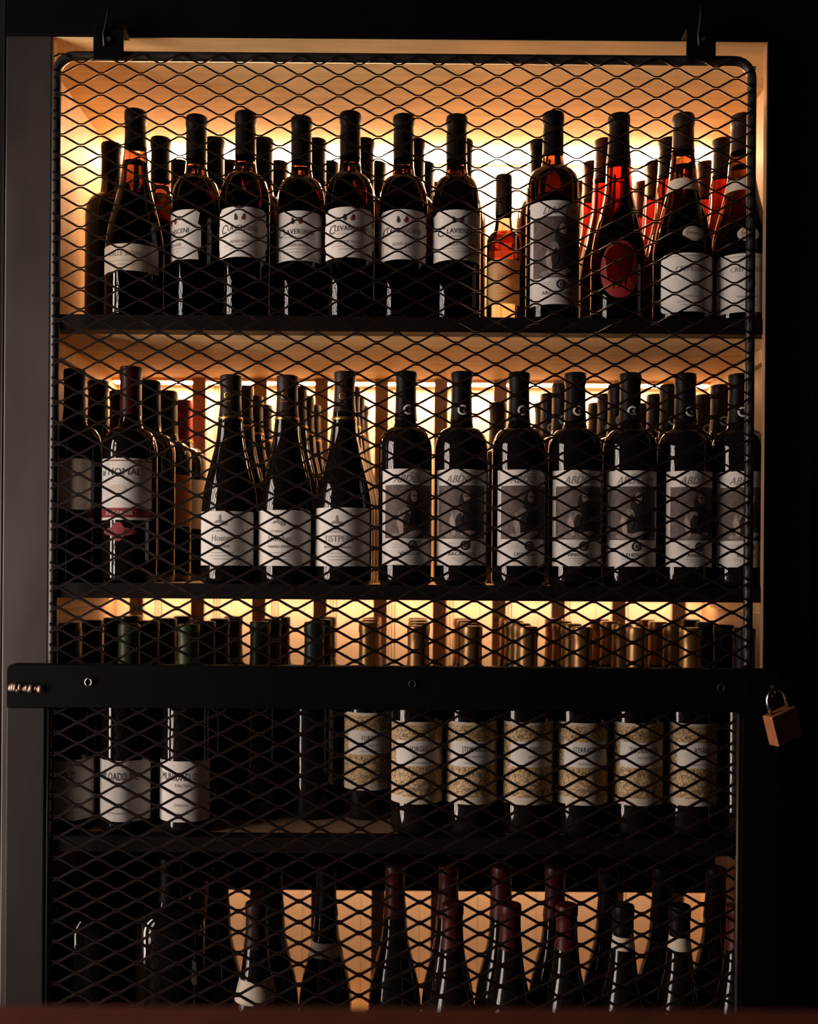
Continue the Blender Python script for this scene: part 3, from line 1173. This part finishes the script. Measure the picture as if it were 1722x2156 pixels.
ORD = ['', 'second', 'third', 'fourth', 'fifth']
BOT = []
def bottle(px, py, row, base, prof, glass, foil, caplen, label, lab=None, rot=0.0, extra=(), group=None,
           dx=0.0, y=None, cat='bottle', name='wine_bottle'):
    """px, py: where the cap shows in the photograph for the FRONT bottle of the column"""
    x, _ = W(px, py, D0 + 0.045)
    yy = 0.045 + 0.0795 * row if y is None else y
    t = tag(empty(name, (x + dx, yy, base), math.radians(rot)), label, cat, group)
    g = link('glass', glass_mesh(prof, glass), t)
    if foil:
        link('capsule', cap_mesh(prof, foil, caplen), t)
    if lab:
        lb = link('label', lab[0], t)
        if lab[1]:
            for me in (lab[1] if isinstance(lab[1], tuple) else (lab[1],)):
                link('lettering', me, lb)
        if lab[2]:
            link('picture', lab[2], lb)
    for nm, me in extra:
        link(nm, me, t)
    BOT.append((t, max(r for r, _ in PROF[prof])))
    return t


GA = 'bottles on the top shelf'
GB = 'bottles on the second shelf'
GC = 'bottles on the third shelf'
GD = 'bottles on the bottom shelf'

# ================= top shelf
zA = SH1 + 0.0005
bottle(286, 232, 0, zA, 'bg_wide', 'brown', 'foil_black', 0.050,
       'dark sloping wine bottle with low narrow label, leftmost at front of top shelf',
       lab_plain('bg_wide', 0.062, 0.099, 1.25, 'paper_warm', 'VALLE DORO'), -4, group=GA)
words = ['CLEVANSCENI', 'CLAVENSENI', 'CLAVERSINO', 'CLEVANSONE', 'CLAVENSCENE', 'CLAVIENAS']
nth = ['first', 'second', 'third', 'fourth', 'fifth', 'last']
for k, (px, py, rot, yf) in enumerate(((411, 240, -48, .055), (518, 233, -2, .043), (633, 242, -3, .057), (738, 231, 2, .042), (850, 237, -1, .049), (962, 237, 2, .049))):
    bottle(px, py, 0, zA, 'bx_slim', 'brown', 'foil_black', 0.062,
           '%s of six wine bottles with notched grape label, counted from left, top shelf' % nth[k],
           lab_notched('bx_slim', words[k]), rot, group=GA, y=yf)
# rear rows of the left columns
A_cols = [(286, 232, 'bg_wide', 0.012, 'the leftmost bottle'), (411, 240, 'bx_slim', 0.011, 'the first grape label bottle'),
          (518, 233, 'bx_slim', 0.0125, 'the second grape label bottle'), (633, 242, 'bx_slim', 0.014, 'the third grape label bottle'),
          (738, 231, 'bx_slim', 0.016, 'the fourth grape label bottle'), (850, 237, 'bx_slim', 0.0165, 'the fifth grape label bottle'),
          (962, 237, 'bx_slim', 0.013, 'the last grape label bottle')]
for px, py, pr, sh, beh in A_cols:
    for row in (1, 2, 3):
        if px > 900 and row > 1:
            continue
        bottle(px, py, row, zA, 'bx_slim', 'brown', 'foil_black', 0.062,
               'dark wine bottle in the %s row behind %s, top shelf' % (ORD[row], beh), dx=sh * row, group=GA)
for row in (1, 2):
    bottle(196, 300, row, zA, 'bx_c', 'dark_glass', 'foil_black', 0.05,
           'shadowed wine bottle by the left wall, %s row of the top shelf' % ORD[row], group=GA, dx=0.004 * row)
# small half bottle
hb = bottle(1060, 380, 0, zA, 'half', 'halfwine', None, 0, 'small clear half bottle of amber wine with yellow label on top shelf',
            lab_plain('half', 0.024, 0.086, 1.30, 'paper_yellow', 'Dulce'), 0, group=GA, y=0.040)
m = MB()
m.lathe([(0.0112, 0.152), (0.0116, 0.156), (0.0118, 0.205), (0.0112, 0.2085), (0.006, 0.209)], 22, cap0=False)
m.build('capsule', M['foil_brown'], hb, smooth=True, angle=0.8)
# portrait bottle
bottle(1165, 230, 0, zA, 'bx', 'brown', 'foil_black', 0.056,
       'wine bottle with tall portrait label between half bottle and red bottle, top shelf',
       lab_portrait('bx', 'DAIRIEW', 'ARCUDOANE', 0.021, 0.1635), 4, group=GA)
for row in (1,):
    bottle(1165, 230, row, zA, 'bx_slim', 'brown', 'foil_black', 0.062,
           'dark wine bottle in the %s row behind the portrait bottle, top shelf' % ORD[row], dx=-0.008 * row, group=GA)
# red bottle
bottle(1305, 238, 0, zA, 'bg_tall', 'rose', 'foil_black', 0.068,
       'slender red rose wine bottle with painted round red glow, standing on the top shelf', None, -8,
       (('label', medallion('bg_tall', 0.072, 'red_glow', 0.028, 0.040)),), group=GA, y=0.052)  # oval patch carries the painted glow, no paper label
for row in (1, 2, 3):
    bottle(1305, 238, row, zA, 'bg_tall', 'rose', 'foil_dark_red', 0.060,
           'red wine bottle in the %s row behind the slender rose bottle, top shelf' % ORD[row], dx=-0.004 * row, group=GA)
# two bottles with collar and medallion
for px, lbl in ((1440, 'sloping wine bottle with collar, oval medallion and white label, right on top shelf'),
                (1560, 'rightmost top shelf bottle with oval medallion, half hidden by the tube frame')):
    bottle(px, 234, 0, zA, 'bg_wide', 'brown', 'foil_brown', 0.052, lbl, lab_champ('bg_wide'), 6 if px < 1500 else -4,
           (('collar', collar('bg_wide', 0.186, 0.203)), ('medallion', medallion('bg_wide', 0.119, 'paper_warm', 0.0150, 0.0105))), group=GA)
    for row in (1, 2, 3):
        bottle(px, 234, row, zA, 'bg_tall', 'rose', 'foil_dark_red' if row > 1 else 'foil_brown', 0.055,
               'red wine bottle in the %s row behind the %s collared bottle, top shelf' % (ORD[row], 'left' if px < 1500 else 'rightmost'),
               group=GA)

# ================= second shelf
zB = SH2 + 0.0005
bottle(158, 775, 0, zB, 'bx', 'dark_glass', 'foil_black', 0.07,
       'black wine bottle in shadow, leftmost at front of second shelf',
       lab_plain('bx', 0.10, 0.17, 1.2, 'paper_warm', ''), -15, group=GB)
for row in (1, 2, 3):
    bottle(158, 775, row, zB, 'bx', 'dark_glass', 'foil_brown', 0.07,
           'black wine bottle in the %s row behind the leftmost one, second shelf' % ORD[row], dx=0.007 * row, group=GB)
bottle(276, 773, 0, zB, 'bx_wide', 'dark_glass', 'foil_dark_red', 0.068,
       'wine bottle with white label, red band and red star beneath, second shelf',
       lab_redband('bx_wide'), -9, group=GB)
papers = [None, None, lab_plain('bx', 0.085, 0.165, 1.2, 'paper_orange', ''), lab_plain('bx', 0.085, 0.165, 1.3, 'paper_warm', '')]
for row in (1, 2, 3):
    bottle(276, 773, row, zB, 'bx', 'dark_glass', ('', 'foil_black', 'foil_brown', 'foil_red')[row], 0.066,
           'wine bottle in the %s row behind the red band bottle, second shelf' % ORD[row], papers[row], 20, dx=0.006 * row, group=GB,
           extra=((('neck_band', band_mesh('bx', 0.2280, 0.005, 'gold')),) if row == 3 else ()))
est = [(486, 802, 'Hoings', 'NU EDASE', 0.099, 'bg', 'left'), (608, 803, 'Hoicher', 'VINHO SEMIS', 0.101, 'bg', 'middle'),
       (723, 781, 'TISTPERE', 'BODEGA RAGEL', 0.105, 'bg_wide', 'right')]
for k, (px, py, wd, ln, z1, pr, pos) in enumerate(est):
    bottle(px, py, 0, zB - 0.0, pr, 'dark_glass', 'foil_brown', 0.056,
           '%s one of three sloping bottles with white estate label, second shelf' % pos,
           lab_estate(pr, wd, ln, 0.0245, z1), -8, (('neck_emblem', neck_mark(pr, 'ring', 0.262)),
           ('neck_band', band_mesh(pr, 0.2295, 0.004, 'gold'))), group=GB)
    for row in (1, 2, 3):
        bottle(px, py, row, zB, 'bg', 'dark_glass', 'foil_brown', 0.056,
               'sloping wine bottle in the %s row behind the %s estate label bottle' % (ORD[row], pos), dx=0.003 * row, group=GB,
               extra=(('neck_band', band_mesh('bg', 0.2295, 0.004, 'gold')),))
pt = [(855, 783, 'VISEDUN', 10), (972, 785, 'ARCADOISE', 0), (1093, 783, 'UONENAS', 11), (1211, 785, 'VINO LAISE', 4),
      (1327, 788, 'ATHENAS', -4), (1443, 785, 'ARBRISE', 10), (1556, 788, 'WISELO', -2)]
for k, (px, py, wd, rot) in enumerate(pt):
    o = ['first', 'second', 'third', 'fourth', 'fifth', 'sixth', 'seventh'][k]
    bottle(px, py, 0, zB, 'bx', 'dark_glass', 'foil_black', 0.068,
           '%s of seven portrait label wine bottles, counted from left, second shelf' % o,
           lab_portrait('bx', 'ABDOUM', wd, 0.027, 0.159), rot, (('neck_emblem', neck_mark('bx', 'crescent', 0.2440)),), group=GB)
    for row in (1, 2, 3):
        if k < 2 or (k == 2 and row < 3):
            continue
        bottle(px, py, row, zB, 'bx', 'dark_glass', 'foil_brown', 0.068,
               'dark bottle in the %s row behind the %s portrait bottle, second shelf' % (ORD[row], o), group=GB,
               dx=(-0.006 * row if k == 3 else 0.0),
               extra=((('neck_emblem', neck_mark('bx', 'crescent', 0.2440)),) if row < 3 else ()))

# ================= third shelf
zC_ = SH3 + 0.0005
c_left = [(146, 1316, 'foil_green', lab_tall('bx_c', 'DAD ZI', 'SAC'), 12, 'shadowed white label bottle, leftmost on third shelf'),
          (272, 1314, 'foil_green', lab_tall('bx_c', 'MI OADD DE', 'SAC'), -4, 'bright white label bottle, left of the lit pair, third shelf'),
          (397, 1312, 'foil_green', lab_tall('bx_c', 'MUNIDAD O', 'TACIIA'), -6, 'bright white label bottle, right of the lit pair, third shelf')]
for k, (px, py, foil, lb, rot, lbl) in enumerate(c_left):
    bottle(px, py, 0, zC_, 'bx_c', 'dark_glass', foil, 0.066, lbl, lb, rot, group=GC)
    for row in (1, 2, 3):
        bottle(px, py, row, zC_, 'bx_c', 'dark_glass', 'foil_brown', 0.066,
               'dark capped bottle, %s row, %s column of the third shelf' % (ORD[row], ['first', 'second', 'third'][k]),
               dx=0.0065 * row, group=GC)
c_right = [(880, 1318, 'FORGEIL'), (993, 1318, 'JTEMANOS'), (1110, 1318, 'TREC'), (1225, 1318, 'JTERRADEMO'),
           (1342, 1320, 'TIEORIRANTE'), (1459, 1318, 'BTERRA')]
# three columns whose front places are empty
for px, foil, nm, sh in ((547, 'foil_green', 'green', 0.006), (661, 'foil_teal', 'teal', 0.006), (789, 'foil_gold', 'gold', 0.0)):
    x2 = W(px, 1400, D0 + 0.1245)[0] - W(px, 1400, D0 + 0.045)[0]
    for row in (1, 2, 3):
        bottle(px, 1400, row, zC_, 'bx_c', 'dark_glass', foil if row == 1 else 'foil_brown' if nm != 'gold' else foil, 0.066,
               '%s row bottle of the %s capped column with empty front place, third shelf' % (ORD[row], nm),
               lab_ornate('bx_c', 'FORGEIL') if row == 1 and nm == 'gold' else None, 6, dx=x2 + sh * (row - 1), group=GC)
for k, (px, py, wd) in enumerate(c_right):
    o = ['first', 'second', 'third', 'fourth', 'fifth', 'sixth'][k]
    bottle(px, py, 0, zC_, 'bx_c', 'dark_glass', 'foil_gold', 0.066,
           '%s of six beige ornate label bottles, counted from left, third shelf' % o,
           lab_ornate('bx_c', wd), (2, 2, 10, 4, 4, 10)[k], group=GC)
    for row in (1, 2, 3):
        bottle(px, py, row, zC_, 'bx_c', 'dark_glass', 'foil_gold', 0.066,
               'gold capped bottle in the %s row behind the %s ornate bottle' % (ORD[row], o), group=GC,
               dx=(-0.004 * row if k > 1 else 0.002 * row))
for row in (0, 1, 2, 3):
    bottle(1560, 1318, row, zC_, 'bx_c', 'dark_glass', 'foil_black', 0.066,
           'black capped bottle at right end of third shelf, %s row' % (['front', 'second', 'third', 'fourth'][row]), group=GC)

# ================= bottom shelf
zD = SH4 + 0.0005
d_front = [(200, 'foil_black', 'mag'), (355, 'foil_black', 'mag'), (540, 'foil_brown', 'col'),
           (953, 'foil_dark_red', None), (1075, 'foil_dark_red', None), (1196, 'foil_dark_red', None), (1312, 'foil_black', 'neck'),
           (1428, 'foil_black', 'neck'), (1552, 'foil_dark_red', None)]
d_desc = ['big dark magnum bottle, leftmost at front of bottom shelf', 'big dark magnum bottle, second from left at front of bottom shelf',
          'slender bottle with white shoulder label at front left, bottom shelf',
          'first of three red capped bottles in front, bottom shelf', 'second of three red capped bottles in front, bottom shelf',
          'third of three red capped bottles in front, bottom shelf', 'left black capped bottle with white neck label, bottom shelf front',
          'right black capped bottle with white neck label, bottom shelf front', 'red capped bottle at the right end of bottom shelf front']
for (px, foil, ex), lbl in zip(d_front, d_desc):
    e = ()
    if ex == 'col':
        e = (('collar', collar('bg', 0.158, 0.188)),)
    if ex == 'neck':
        e = (('collar', collar('bg', 0.232, 0.250)),)
    bottle(px, 1892, 0, zD, 'magnum' if ex == 'mag' else 'bg', 'dark_glass', foil, 0.060 if ex != 'neck' else 0.036, lbl, None, 0, e, group=GD, y=0.056 if ex == 'mag' else None)
d_rear = [(205, 'bx'), (330, 'magnum'), (460, 'bg_d'), (575, 'bg_d'), (686, 'bg_d'), (838, 'bg_d'), (945, 'bg_d'), (1052, 'bg_d'),
          (1165, 'bg_d'), (1280, 'bg_d'), (1395, 'bg_d'), (1505, 'bg_d')]
for k, (px, pr) in enumerate(d_rear):
    yy = 0.160 if pr == 'magnum' else 0.1345
    x2 = W(px, 1900, D0 + yy)[0] - W(px, 1900, D0 + 0.045)[0]
    e = (('collar', collar('bg_d', 0.185, 0.206)),) if px == 686 else ()
    bottle(px, 1900, 1, zD, pr, 'dark_glass', 'foil_dark_red' if px in (838, 945, 1052, 1165) else 'foil_black', 0.075,
           '%s bottle from left in the second row of the bottom shelf' %
           ['first', 'second', 'third', 'fourth', 'fifth', 'sixth', 'seventh', 'eighth', 'ninth', 'tenth', 'eleventh', 'twelfth'][k],
           None, 0, e, group=GD, dx=x2, y=yy)
for k, (px, pr) in enumerate(((225, 'magnum'), (372, 'magnum'))):
    x2 = W(px, 1900, D0 + 0.262)[0] - W(px, 1900, D0 + 0.045)[0]
    bottle(px, 1900, 2, zD, pr, 'dark_glass', 'foil_black', 0.075,
           '%s dark magnum in the third row at left of bottom shelf' % ['first', 'second'][k], group=GD, dx=x2, y=0.262)

# ------------------------------------------------------------------ let no two bottles touch
for _ in range(300):
    moved = False
    for i, (a, ra) in enumerate(BOT):
        for b_, rb in BOT[i + 1:]:
            if abs(a.location.z - b_.location.z) > 0.05:
                continue
            dx_, dy_ = b_.location.x - a.location.x, b_.location.y - a.location.y
            d = math.hypot(dx_, dy_)
            need = ra + rb + 0.0009
            if d >= need:
                continue
            moved = True
            wa, wb = (0.12 if a.location.y < 0.085 else 1.0), (0.12 if b_.location.y < 0.085 else 1.0)
            k = (need - d + 0.0001) / max(d, 1e-5) / (wa + wb)
            a.location.x -= dx_ * k * wa
            a.location.y -= dy_ * k * wa
            b_.location.x += dx_ * k * wb
            b_.location.y += dy_ * k * wb
    for a, ra in BOT:
        a.location.x = min(max(a.location.x, XL + ra + 0.0025), XR - ra - 0.0025)
        a.location.y = min(max(a.location.y, ra + 0.0035), Y_SLAT - 0.0125 - ra if a.location.z < SH3 - 0.1 else Y_SLAT - 0.0015 - ra)
    if not moved:
        break
